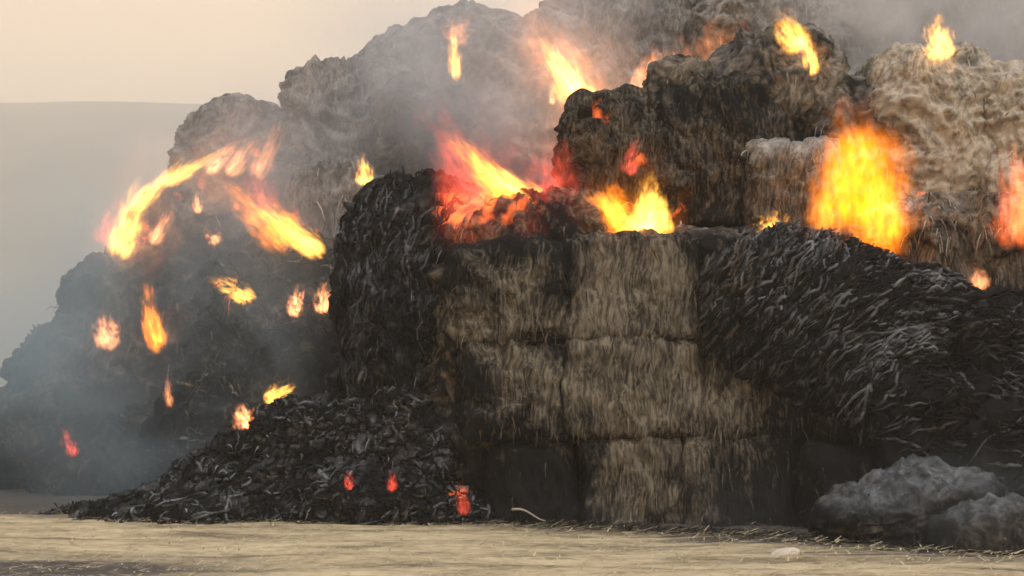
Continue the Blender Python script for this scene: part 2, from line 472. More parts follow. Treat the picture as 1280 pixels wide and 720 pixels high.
def ember_glow(px, py, Y, r, s=0.8):
    EMBER_GLOWS.append((at(px, py, Y), np.array([r, r * 2.5, r]), s))
ember_glow(600, 262, 17.3, 0.40); ember_glow(660, 275, 17.2, 0.30); ember_glow(560, 245, 17.8, 0.45, .6); ember_glow(705, 285, 17.2, 0.2)  # straw round the fires glows here in place of their light
ember_glow(790, 290, 17.6, 0.36, .9); ember_glow(745, 255, 17.9, 0.35, .7); ember_glow(790, 200, 18.2, 0.22, .7); ember_glow(845, 260, 18.2, 0.25, .6)
ember_glow(1100, 310, 16.8, 0.30, .8); ember_glow(1035, 240, 17.9, 0.22, .6); ember_glow(1145, 240, 18.6, 0.28, .6); ember_glow(968, 296, 17.2, 0.25, .7)
ember_glow(1222, 340, 17.0, 0.16, .6); ember_glow(1250, 285, 17.0, 0.3, .7)
ember_glow(755, 148, 18.6, 0.3, .8); ember_glow(690, 80, 23.6, 0.7, .6); ember_glow(570, 60, 24.0, 0.45, .5); ember_glow(995, 60, 19.4, 0.35, .6); ember_glow(1172, 66, 19.0, 0.25, .7)
ember_glow(165, 290, 22.3, 0.5, .8); ember_glow(230, 225, 23.0, 0.45, .7); ember_glow(310, 200, 24.5, 0.6, .6); ember_glow(360, 290, 21.2, 0.55, .8); ember_glow(300, 245, 22.3, 0.5, .6)
ember_glow(455, 215, 21.6, 0.3, .6); ember_glow(190, 400, 22.0, 0.4, .5); ember_glow(388, 380, 20.6, 0.3, .35); ember_glow(290, 362, 20.8, 0.35, .6)
ember_glow(437, 602, 17.0, 0.14, .8); ember_glow(490, 600, 17.0, 0.12, .8); ember_glow(575, 622, 16.9, 0.22, .8); ember_glow(348, 492, 18.2, 0.2, .7); ember_glow(306, 522, 18.2, 0.2, .7)
ember_glow(520, 610, 16.9, 0.12, .6); ember_glow(460, 622, 16.9, 0.12, .6); ember_glow(400, 600, 17.0, 0.12, .6)

# ------------------------------------------------------------------ ground, hill
def ground():
    m, n, l = new_mat('stubble_ground')
    b = n['Principled BSDF']; b.inputs['Roughness'].default_value = 0.95
    tc = n.new('ShaderNodeTexCoord')
    mp = n.new('ShaderNodeMapping'); mp.inputs['Scale'].default_value = (0.45, 1.6, 1)
    l.new(tc.outputs['Object'], mp.inputs[0])
    n1 = n.new('ShaderNodeTexNoise'); n1.inputs['Scale'].default_value = 1.2; n1.inputs['Detail'].default_value = 7; n1.inputs['Roughness'].default_value = 0.68
    l.new(mp.outputs[0], n1.inputs['Vector'])
    n2 = n.new('ShaderNodeTexNoise'); n2.inputs['Scale'].default_value = 9; n2.inputs['Detail'].default_value = 5; n2.inputs['Roughness'].default_value = 0.75
    l.new(mp.outputs[0], n2.inputs['Vector'])
    r = n.new('ShaderNodeValToRGB')
    e = r.color_ramp.elements
    e[0].position = 0.34; e[0].color = (0.15, 0.12, 0.075, 1)
    e[1].position = 0.64; e[1].color = (0.50, 0.42, 0.265, 1)
    e2 = e.new(0.48); e2.color = (0.34, 0.28, 0.175, 1)
    ad = n.new('ShaderNodeMath'); ad.operation = 'MULTIPLY_ADD'
    l.new(n2.outputs['Fac'], ad.inputs[0]); ad.inputs[1].default_value = 0.55
    sb = n.new('ShaderNodeMath'); sb.operation = 'SUBTRACT'; sb.inputs[1].default_value = 0.275
    l.new(n1.outputs['Fac'], sb.inputs[0]); l.new(sb.outputs[0], ad.inputs[2])
    l.new(ad.outputs[0], r.inputs[0])
    # soot trodden into the ground (patches stored on the mesh)
    so = n.new('ShaderNodeAttribute'); so.attribute_name = 'soot'
    s2 = n.new('ShaderNodeMath'); s2.operation = 'MULTIPLY_ADD'
    l.new(n2.outputs['Fac'], s2.inputs[0]); s2.inputs[1].default_value = 2.2; s2.inputs[2].default_value = -1.1
    s3 = n.new('ShaderNodeMath'); s3.operation = 'ADD'; s3.use_clamp = True
    l.new(s2.outputs[0], s3.inputs[0]); l.new(so.outputs['Fac'], s3.inputs[1])
    s4 = n.new('ShaderNodeMath'); s4.operation = 'MULTIPLY'; s4.use_clamp = True
    l.new(s3.outputs[0], s4.inputs[0])
    g = n.new('ShaderNodeMath'); g.operation = 'MULTIPLY'; g.inputs[1].default_value = 3.0; g.use_clamp = True
    l.new(so.outputs['Fac'], g.inputs[0]); l.new(g.outputs[0], s4.inputs[1])
    mx = n.new('ShaderNodeMix'); mx.data_type = 'RGBA'
    l.new(s4.outputs[0], mx.inputs['Factor']); l.new(r.outputs[0], mx.inputs['A']); mx.inputs['B'].default_value = (0.055, 0.048, 0.042, 1)
    l.new(mx.outputs['Result'], b.inputs['Base Color'])
    bp = n.new('ShaderNodeBump'); bp.inputs['Strength'].default_value = 0.6; bp.inputs['Distance'].default_value = 0.04
    l.new(ad.outputs[0], bp.inputs['Height']); l.new(bp.outputs[0], b.inputs['Normal'])
    # one sheet: fine near the camera, coarse to the horizon
    xs = np.unique(np.concatenate([-np.geomspace(12, 2600, 30), np.linspace(-12, 12, 401), np.geomspace(12, 2600, 30)]))
    ys = np.unique(np.concatenate([np.linspace(-60, 8, 14), np.linspace(8, 30, 441), np.geomspace(30, 2600, 34)]))
    X, Y = np.meshgrid(xs, ys, indexing='ij')
    P = np.stack([X.ravel(), Y.ravel(), np.zeros(X.size)], 1)
    near = smooth(60, 30, np.hypot(P[:, 0], P[:, 1] - 15))
    z = (0.035 * fbm(P * np.array([0.5, 1.5, 1]), 4, 3) + 0.012 * fbm(P * np.array([3.5, 8, 1]), 3, 5)) * near
    P[:, 2] = z
    # foot of the wall runs from (-6,18.5) over (0.6,16.4) to (5,13.2)
    foot = np.interp(P[:, 0], [-8, -6, -0.2, 1.0, 2.2, 3.6, 5, 7], [19.2, 18.6, 17.0, 16.4, 15.6, 14.4, 13.6, 12.8])
    dist = P[:, 1] - foot + 0.5 * noise(P * np.array([1.1, 1, 1]), 8)
    soot = smooth(-0.9, 0.15, dist) * 1.1
    right = smooth(0.8, 3.2, P[:, 0])
    soot += smooth(-1.6, -0.1, dist) * 0.6 * (0.7 + 1.2 * noise(P * np.array([0.9, 3.2, 1]), 9))
    soot += right * smooth(-2.8, -0.2, dist) * 0.7 * (0.6 + noise(P * np.array([0.9, 3.2, 1]), 11))
    streak = noise(P * np.array([0.7, 4.0, 1]), 10)
    soot += 1.3 * smooth(0.1, 0.5, streak) * (0.25 + right) * smooth(-4.6, -1, dist)
    # dark tyre-packed patch, lower left corner
    soot += 1.7 * np.exp(-((P[:, 0] + 3.9) / 1.4) ** 2 - ((P[:, 1] - 12.1) / 0.75) ** 2)
    soot += 0.8 * smooth(22, 25, P[:, 1]) * near
    i = np.arange(len(xs) - 1)[:, None] * len(ys) + np.arange(len(ys) - 1)[None, :]
    Q = np.stack([i, i + len(ys), i + len(ys) + 1, i + 1], -1).reshape(-1, 4)
    o = mesh_obj('ground', P, Q, m, {'soot': np.clip(soot, 0, 1.2)}, origin=np.zeros(3))
    tag(o, 'dry straw strewn field in front of the burning stack', 'ground', kind='structure')
ground()

def hill():
    m, n, l = new_mat('far_hill')
    b = n['Principled BSDF']; b.inputs['Roughness'].default_value = 1
    t = n.new('ShaderNodeTexNoise'); t.inputs['Scale'].default_value = 0.012; t.inputs['Detail'].default_value = 6
    tc = n.new('ShaderNodeTexCoord'); l.new(tc.outputs['Object'], t.inputs['Vector'])
    r = n.new('ShaderNodeValToRGB'); r.color_ramp.elements[0].color = (0.05, 0.06, 0.035, 1); r.color_ramp.elements[1].color = (0.16, 0.14, 0.09, 1)
    r.color_ramp.elements[0].position = .35; r.color_ramp.elements[1].position = .65
    l.new(t.outputs['Fac'], r.inputs[0]); l.new(r.outputs[0], b.inputs['Base Color'])
    xs = np.linspace(-1900, 1900, 191); ys = np.linspace(900, 2450, 60)
    X, Y = np.meshgrid(xs, ys, indexing='ij')
    P = np.stack([X.ravel(), Y.ravel(), np.zeros(X.size)], 1)
    prof = np.sin(np.clip((P[:, 1] - 900) / 1140, 0, 1) * math.pi * 0.5) ** 0.9 * smooth(2450, 2100, P[:, 1])
    h = 410 + 22 * noise(P * 0.0015, 3) + 7 * noise(P * 0.006, 4) - 0.03 * (P[:, 0] + 600)
    P[:, 2] = prof * h - 3 * (prof < 0.01)
    i = np.arange(len(xs) - 1)[:, None] * len(ys) + np.arange(len(ys) - 1)[None, :]
    Q = np.stack([i, i + len(ys), i + len(ys) + 1, i + 1], -1).reshape(-1, 4)
    o = mesh_obj('hill', P, Q, m, origin=np.array([0, 900, 0.0]))
    tag(o, 'long flat topped hill fading into haze at the left', 'hill', kind='structure')
hill()

# ------------------------------------------------------------------ the stack
FG = 'bales of the front wall'
BW = dict(k=10, wall=True, fib=0.06, big=0.11, mid=0.012, fine=0.012, mot=0.20, streak=0.45, seam=0.42, mat=M_STRAW, nst=210, stl=0.20, messy=0.2, out=0.3, stw=0.006, group=FG, res=0.03)
def bale(box, Yf, label, seed, **kw):
    d = dict(BW); d.update(kw)
    return lump('straw_bale', box, Yf, d.pop('depth', 2.4), seed=seed, label=label, **d)

# column with the clearly drawn seams
bale((702, 872, 302, 431), 16.45, 'brown straw bale at the top of the pale column, under the ledge of fire', 1, char=0.34)
bale((700, 876, 425, 546), 16.40, 'brown straw bale in the middle of the pale column, dark seams above and below', 2, char=0.26)
bale((722, 848, 543, 668), 16.45, 'narrow tan straw bale standing on the ground at the foot of the pale column', 3, char=0.26)
# column to its left
bale((566, 710, 306, 436), 16.5, 'scorched bale left of the pale column, ragged brown tufts on its face', 4, char=0.50, big=0.10, mid=0.06, k=6)
bale((582, 708, 428, 550), 16.5, 'half burnt bale left of the pale column, in its middle tier', 5, char=0.60, big=0.09, k=6, mid=0.05)
bale((610, 728, 543, 664), 16.55, 'blackened bale at ground level left of the pale column', 6, char=0.85, big=0.12, k=5)
# column to its right
bale((866, 1020, 301, 436), 16.45, 'dark grey brown bale right of the pale column under the black locks', 7, char=0.72, big=0.10)
bale((870, 1022, 425, 550), 16.38, 'sooty olive bale right of the pale column, in its middle tier', 8, char=0.66, big=0.10)
bale((844, 1000, 543, 672), 16.38, 'charcoal grey bale on the ground right of the narrow tan one', 9, char=0.86, big=0.10)
bale((1015, 1130, 455, 560), 16.0, 'scorched bale below the hanging locks, middle of the right wall', 10, char=0.72, big=0.14, k=5)
bale((995, 1105, 552, 682), 15.8, 'smoke stained bale on the ground behind the grey ash heap', 11, char=0.8, big=0.12, k=5)
bale((1095, 1215, 470, 590), 15.4, 'black bale above the grey ash heap', 12, mat=M_DRAPE, streak=0.2, locks=(at(1165, 1100, 16.0), 420, 31, 0.5, 0.8, 1.3), char=1.1, big=0.16, k=7, mid=0.08, crumple=0.04, seam=0, mot=.5)
bale((1190, 1330, 380, 520), 15.6, 'black bale at the right edge, middle height', 13, mat=M_DRAPE, streak=0.2, locks=(at(1165, 1100, 16.0), 420, 32, 0.5, 0.8, 1.3), char=1.1, big=0.16, k=6, mid=0.08, crumple=0.04, mot=.5)
bale((1195, 1340, 505, 640), 15.0, 'black bale at the right edge above the lying grey ash', 14, mat=M_DRAPE, streak=0.2, locks=(at(1165, 1100, 16.0), 420, 33, 0.5, 0.8, 1.3), char=1.1, big=0.16, k=6, mid=0.08, crumple=0.04, mot=.5)
# the collapsed layer with hanging locks
lump('collapsed_straw_layer', (888, 1236, 292, 572), 15.85, 2.9, k=3.4, char=0.90, ash=0.01, mot=0.2, big=0.16, mid=0.05, fine=0.015, rot=-0.12, slump=0.55, liftbl=0.75,
     res=0.021, mat=M_DRAPE, seed=21, curls=(at(1165, 545, 16.0), 3.4, 0.10), locks=(at(1165, 560, 16.0), 4200, 3), nst=10, stl=0.14, stw=0.012,
     label='slumped black layer of straw hanging in curled grey edged locks over the right wall', cat='burnt straw')
# right tier
bale((1108, 1225, 282, 405), 17.0, 'bale with hanging blond straw below the pale ashen pair', 22, char=0.42, k=5, big=0.12, stl=0.3, wall=False, group='bales of the right tier')
bale((1205, 1340, 290, 415), 16.9, 'dark bale with ragged brown top at the right edge', 23, char=0.62, k=5, big=0.14, wall=False, group='bales of the right tier')
UP = 'bales of the upper tier'
U = dict(group=UP, nst=45, res=0.032, streak=0.25)
lump('straw_bale', (712, 812, 118, 312), 18.1, 2.6, k=3.6, char=0.72, mot=0.3, big=0.18, mid=0.10, fib=0.08, seed=31, mat=M_STRAW,
     label='upright scorched bale between the two brightest fires', **U)
lump('straw_bale', (770, 965, 108, 310), 18.2, 3.2, k=3.4, char=0.84, mot=0.25, big=0.22, mid=0.08, fib=0.10, seed=32, mat=M_STRAW, slumpl=0.45,
     label='broad brown rounded bale at the centre of the upper tier', **U)
lump('straw_bale', (926, 1040, 184, 306), 17.8, 2.4, k=6, char=0.36, ash=0.02, ash_or_lit_top=0.28, mot=0.2, big=0.08, mid=0.04, fib=0.08, seed=33, mat=M_STRAW,
     label='square brown bale with a pale ash lid left of the big orange fire', **U)
lump('straw_clump', (818, 880, 78, 135), 18.8, 1.2, k=2.4, char=0.72, ash=0.08, mot=0.3, big=0.14, mid=0.08, seed=34, crumple=0.03,
     label='small dark knob of straw on top of the broad brown bale', cat='burnt straw', res=0.03, nst=60)
lump('straw_bale', (905, 1034, 52, 215), 19.2, 2.6, k=2.6, char=0.78, ash=0.10, mot=0.35, big=0.2, mid=0.10, layer=0.05, seed=35, crumple=0.04,
     label='domed dark grey bale under the small fire at the top', **U)
lump('straw_bale', (1000, 1130, 100, 300), 19.0, 2.6, k=3, char=0.85, ash=0.12, mot=0.3, big=0.2, mid=0.08, seed=36, crumple=0.03,
     label='smoke veiled charcoal bale left of the pale ashen bales', **U)
PG = 'pale ashen bales'
lump('ashen_bale', (1096, 1238, 58, 290), 18.7, 2.8, k=3.6, char=0.36, ash=0.42, mot=0.5, big=0.2, mid=0.06, seed=41, mat=M_ASHY, streak=0.5, crumple=0.022,
     group=PG, nst=14, res=0.028, label='tall pale grey tan bale with crumbling face, small fire on top')
lump('ashen_bale', (1206, 1345, 92, 300), 18.4, 2.8, k=3.6, char=0.34, ash=0.42, mot=0.5, big=0.2, mid=0.06, seed=42, mat=M_ASHY, streak=0.5, crumple=0.022,
     group=PG, nst=14, res=0.028, label='tall pale bale cut by the right edge of the picture')
lump('straw_ledge', (1098, 1330, 262, 318), 16.9, 2.2, k=3, char=0.55, ash=0.14, mot=0.5, big=0.10, mid=0.06, crumple=0.07, seed=43, nst=160, res=0.028,
     label='crumbling ledge of loose straw between the pale bales and the tier below', cat='burnt straw')
lump('straw_ledge', (560, 780, 250, 372), 16.9, 2.8, k=2.8, char=0.66, mot=0.3, big=0.16, mid=0.08, fib=0.05, seed=44, nst=110, crumple=0.03,
     label='sloping reddish brown ledge under the long yellow fire', cat='burnt straw')
lump('straw_ledge', (800, 1110, 292, 340), 16.8, 3.0, k=4, char=0.9, ash=0.03, mot=0.3, big=0.07, mid=0.05, seed=45, nst=90,
     label='flat black ledge under the square bale with the ash lid', cat='burnt straw')
# black column
lump('charred_column', (436, 615, 232, 640), 17.6, 4.0, k=3.0, char=1.22, ash=0.04, mot=0.28, mat=M_DRAPE, locks=(at(900, 420, 17.0), 1300, 5, 0.4, 0.6, 1.2), big=0.26, mid=0.14, crumple=0.05, seed=51, nst=60,
     label='jet black charred column of straw in the middle', cat='burnt straw')
lump('straw_bale', (466, 592, 108, 330), 22.4, 3.0, k=3.2, char=0.85, ash=0.08, mot=0.3, big=0.2, mid=0.12, layer=0.05, seed=52,
     label='dark slate bale rising behind the black column', group=UP, nst=40)
lump('charred_column', (540, 640, 300, 640), 17.1, 2.6, k=3.5, char=0.9, mot=0.25, big=0.18, mid=0.10, fib=0.06, seed=53, nst=60,
     label='burnt brown black flank beside the ragged scorched bales', cat='burnt straw')
# far grey stacks
GG = 'smoke veiled bales at the back'
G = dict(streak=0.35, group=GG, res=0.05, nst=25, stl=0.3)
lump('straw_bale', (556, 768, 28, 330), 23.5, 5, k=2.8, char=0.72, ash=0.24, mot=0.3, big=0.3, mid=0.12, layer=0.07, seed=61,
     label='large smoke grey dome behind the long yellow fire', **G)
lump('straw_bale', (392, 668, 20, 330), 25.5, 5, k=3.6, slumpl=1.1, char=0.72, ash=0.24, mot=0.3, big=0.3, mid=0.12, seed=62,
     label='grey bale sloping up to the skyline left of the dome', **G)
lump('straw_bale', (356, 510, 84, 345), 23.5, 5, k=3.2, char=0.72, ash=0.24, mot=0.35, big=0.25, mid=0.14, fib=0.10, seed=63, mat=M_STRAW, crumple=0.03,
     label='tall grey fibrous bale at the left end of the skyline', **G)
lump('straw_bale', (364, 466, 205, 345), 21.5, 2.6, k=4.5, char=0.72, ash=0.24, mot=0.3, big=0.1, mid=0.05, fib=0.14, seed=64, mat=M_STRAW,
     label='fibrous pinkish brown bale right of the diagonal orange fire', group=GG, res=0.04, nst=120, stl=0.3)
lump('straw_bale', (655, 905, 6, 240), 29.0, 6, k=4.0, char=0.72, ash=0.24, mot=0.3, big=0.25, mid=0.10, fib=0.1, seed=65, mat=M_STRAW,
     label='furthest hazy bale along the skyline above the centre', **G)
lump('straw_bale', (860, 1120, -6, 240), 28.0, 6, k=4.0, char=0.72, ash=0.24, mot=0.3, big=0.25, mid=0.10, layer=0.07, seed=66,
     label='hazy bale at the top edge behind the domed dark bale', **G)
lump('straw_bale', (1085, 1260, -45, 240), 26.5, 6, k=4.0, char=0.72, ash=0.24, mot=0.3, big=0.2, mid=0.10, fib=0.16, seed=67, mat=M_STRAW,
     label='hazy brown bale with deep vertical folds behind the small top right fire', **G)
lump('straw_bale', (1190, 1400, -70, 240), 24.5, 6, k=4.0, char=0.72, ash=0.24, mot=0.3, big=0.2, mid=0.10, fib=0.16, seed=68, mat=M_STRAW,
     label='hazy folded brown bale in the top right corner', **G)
# left side
LG = 'bales of the smoking left flank'
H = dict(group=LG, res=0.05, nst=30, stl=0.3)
lump('straw_bale', (224, 354, 131, 330), 24.5, 3.5, k=2.5, char=0.62, ash=0.2, mot=0.25, big=0.2, mid=0.12, seed=71,
     label='rounded knob shaped bale against the sky at the left', **H)
lump('straw_bale', (150, 410, 206, 420), 22.8, 4, k=3.0, slumpl=0.5, char=0.85, ash=0.03, mot=0.25, big=0.2, mid=0.12, seed=72,
     label='dark sloping bale below the knob, edged by fire', **H)
lump('straw_bale', (262, 456, 300, 480), 20.6, 4, k=2.8, locks=(at(-300, 900, 19.0), 700, 7, 0.7, 0.7, 1.2), char=1.05, ash=0.02, mot=0.25, big=0.22, mid=0.12, crumple=0.04, seed=73,
     label='black bale under the diagonal orange fire', **H)
lump('straw_bale', (76, 330, 292, 520), 22.0, 4, k=3.2, slumpl=0.6, char=0.9, ash=0.03, mot=0.25, big=0.22, mid=0.14, seed=74,
     label='blue grey smoky bale below the fire on the left skyline', **H)
lump('straw_bale', (28, 200, 392, 570), 21.9, 4, k=3.0, slumpl=0.45, char=0.95, ash=0.02, mot=0.2, big=0.22, mid=0.16, seed=75, crumple=0.05,
     label='smoke blue bale with a jutting nose at the far left', **H)
lump('straw_bale', (30, 250, 455, 640), 21.6, 4, k=2.8, char=0.98, ash=0.0, mot=0.2, big=0.22, mid=0.14, seed=76,
     label='dark bale low on the left flank beside the lone low flame', **H)
lump('straw_bale', (165, 480, 385, 645), 20.3, 4, k=2.6, slumpl=1.3, char=1.1, ash=0.0, mot=0.2, locks=(at(-300, 900, 19.0), 900, 6, 0.7, 0.7, 1.2), big=0.25, mid=0.16, seed=77, crumple=0.05,
     label='black bale mass behind the debris slope', **H)
lump('straw_bale', (-90, 90, 522, 632), 23.5, 4, k=2.6, char=1.0, ash=0.0, mot=0.2, big=0.25, mid=0.14, seed=78,
     label='low dark heap at the left edge, lost in smoke', **H)
# inner mass on which the upper tiers rest
lump('charred_core', (600, 1290, 308, 600), 18.9, 9, k=6, char=1.0, mot=0.2, big=0.2, mid=0.1, seed=81, res=0.12,
     label='charred inner mass of the stack behind the front wall', cat='burnt straw')
lump('charred_core', (330, 640, 320, 600), 21.5, 9, k=5, char=1.0, mot=0.2, big=0.2, mid=0.1, seed=82, res=0.12,
     label='charred inner mass behind the black column', cat='burnt straw')
# ash heap bottom right
lump('ash_heap', (1050, 1262, 588, 700), 13.9, 1.7, k=2.3, char=1.0, ash=0.0, ash_or_lit_top=0.24, mot=0.45, big=0.30, mid=0.05, fine=0.03, crumple=0.016, slumpl=0.25, seed=91, res=0.022, mat=M_DRAPE,  # upper rim painted paler, as if lit from above
     label='bluish grey heap of ash lying at the foot of the right wall', cat='ash heap', nst=40, stl=0.12)
lump('ash_heap', (1170, 1345, 644, 712), 13.5, 1.3, k=2.3, char=1.0, ash=0.0, ash_or_lit_top=0.18, mot=0.4, big=0.16, mid=0.05, fine=0.03, crumple=0.016, seed=92, res=0.022, mat=M_DRAPE,
     label='low streaked tongue of ash in the bottom right corner', cat='ash heap', nst=40, stl=0.12)

# ------------------------------------------------------------------ debris slope front left
DD = dict(k=2.2, char=1.15, mot=0.4, mat=M_DRAPE, locks=(at(-1500, 2500, 17.0), 1300, 9, 1.1, 1.15, 1.0), cat='burnt debris', nst=200, stl=0.13, stw=0.012, messy=0.9, res=0.028)
slopes = [
 lump('debris_slope', (5, 480, 590, 690), 16.9, 3.4, ash=0.03, big=0.16, mid=0.07, crumple=0.05, seed=95, slumpl=0.75,
      label='long black slope of burnt debris tapering away left of the embers', **DD),
 lump('debris_slope', (330, 690, 575, 696), 16.5, 3.0, ash=0.04, big=0.16, mid=0.07, crumple=0.05, seed=97, slump=0.5,
      label='low apron of burnt debris before the black column, with red embers', **DD),
 lump('debris_slope', (200, 520, 492, 690), 17.4, 3.0, ash=0.04, big=0.24, mid=0.08, crumple=0.05, seed=96, slumpl=1.0,
      label='higher mound of charred debris topped by a small flame', **DD),
 lump('debris_slope', (400, 640, 468, 690), 17.2, 2.4, ash=0.05, big=0.24, mid=0.08, crumple=0.05, seed=99, slump=0.6,
      label='steep mound of charred debris with pale grey flecks against the black column', **DD)]
# pale stick and stone on the ground
def stick():
    m, n, l = new_mat('bleached_wood')
    n['Principled BSDF'].inputs['Base Color'].default_value = (0.30, 0.27, 0.22, 1)
    t = n.new('ShaderNodeTexNoise'); t.inputs['Scale'].default_value = 30
    bp = n.new('ShaderNodeBump'); bp.inputs['Strength'].default_value = .5; l.new(t.outputs['Fac'], bp.inputs['Height'])
    l.new(bp.outputs[0], n['Principled BSDF'].inputs['Normal'])
    a = at(640, 637, 16.3); b = at(682, 648, 16.1)
    a[2] = max(a[2], .10); b[2] = max(b[2], 0.04)
    V, Q = [], []
    for i in range(14):
        t_ = i / 13
        c = a + (b - a) * t_ + np.array([0, 0, 0.03 * math.sin(t_ * 5)])
        r = 0.015 * (1 - .6 * t_)
        for j in range(8):
            an = j * math.pi / 4
            V.append(c + np.array([0.25 * r * math.cos(an), r * math.cos(an), r * math.sin(an)]))
    for i in range(13):
        for j in range(8):
            Q.append((i * 8 + j, i * 8 + (j + 1) % 8, (i + 1) * 8 + (j + 1) % 8, (i + 1) * 8 + j))
    V.append(a); V.append(b)
    T = [(len(V) - 2, (j + 1) % 8, j) for j in range(8)] + [(len(V) - 1, 104 + j, 104 + (j + 1) % 8) for j in range(8)]
    o = mesh_obj('stick', V, Q, m, F3=T)
    tag(o, 'thin bleached stick on the ground at the foot of the blackened bale', 'stick')
stick()
M_STONE = straw_material('pale_stone', stretch=(6, 6, 6), straw_a=(.5, .46, .4), straw_b=(.4, .36, .3))
lump('stone', (385, 405, 641, 652), 16.9, 0.25, k=2.4, char=0.0, mot=0.05, big=0.03, mid=0.01, fine=0.0, seed=96, res=0.02, mat=M_STONE,
     label='small pale stone on the straw in front of the debris slope', cat='stone')
lump('stone', (965, 1000, 688, 700), 13.0, 0.3, k=2.4, char=0.0, mot=0.05, big=0.03, mid=0.01, fine=0.0, seed=98, res=0.02, mat=M_STONE,
     label='low pale clod on the straw field below the ash heap', cat='stone')

# loose straw on the ground
def litter():
    r = np.random.default_rng(4)
    n = 16000
    Y = 10.8 + (18 - 10.8) * r.random(n) ** 0.9
    X = r.uniform(-1, 1, n) * Y * 0.40
    k = 6500                                  # burnt straw fallen along the foot of the stack
    X[:k] = r.uniform(-5.6, 5.2, k)
    Y[:k] = np.interp(X[:k], [-8, -6, -0.2, 1.0, 2.2, 3.6, 5, 7], [19.2, 18.6, 17.0, 16.4, 15.6, 14.4, 13.6, 12.8]) - np.abs(r.normal(0, 0.45, k))
    V0 = np.stack([X, Y, np.full(n, 0.03)], 1)
    a = r.normal(0, 0.9, n); L = r.uniform(0.03, 0.14, n); wd = r.uniform(0.003, 0.008, n); L[:6500] *= 1.6; wd[:6500] *= 1.5
    d = np.stack([np.cos(a), np.sin(a), r.uniform(-.12, .25, n)], 1)
    s = np.stack([-np.sin(a), np.cos(a), np.zeros(n)], 1)
    up = np.array([0, 0, 1.0])
    pts = [V0 - s * wd[:, None], V0 + s * wd[:, None], V0 + d * L[:, None] + s * wd[:, None] * .6, V0 + d * L[:, None] - s * wd[:, None] * .6]
    V = np.stack(pts, 1).reshape(-1, 3); V[:, 2] += 0.035 * np.repeat(noise(V0 * np.array([.5, 1.5, 0]), 3), 4).clip(-.3, 1)
    Q = np.arange(4 * n).reshape(-1, 4)
    foot = np.interp(X, [-8, -6, -0.2, 1.0, 2.2, 3.6, 5, 7], [19.2, 18.6, 17.0, 16.4, 15.6, 14.4, 13.6, 12.8])
    nearf = smooth(-1.4, -0.1, Y - foot)
    ch = np.repeat(np.clip(r.normal(0.0, 0.3, n) + 1.2 * (r.random(n) < nearf * 0.9 + 0.1 * (np.arange(n) < 6500)), 0, 1.2), 4)
    m = straw_material('loose_straw', stretch=(20, 20, 20), straw_a=(.55, .48, .32), straw_b=(.42, .36, .23))
    o = mesh_obj('straw_litter', V, Q, m, {'char': ch, 'ash': ch * 0}, origin=np.zeros(3))
    tag(o, 'loose straw strewn thinly over the field', 'straw', kind='stuff')
litter()

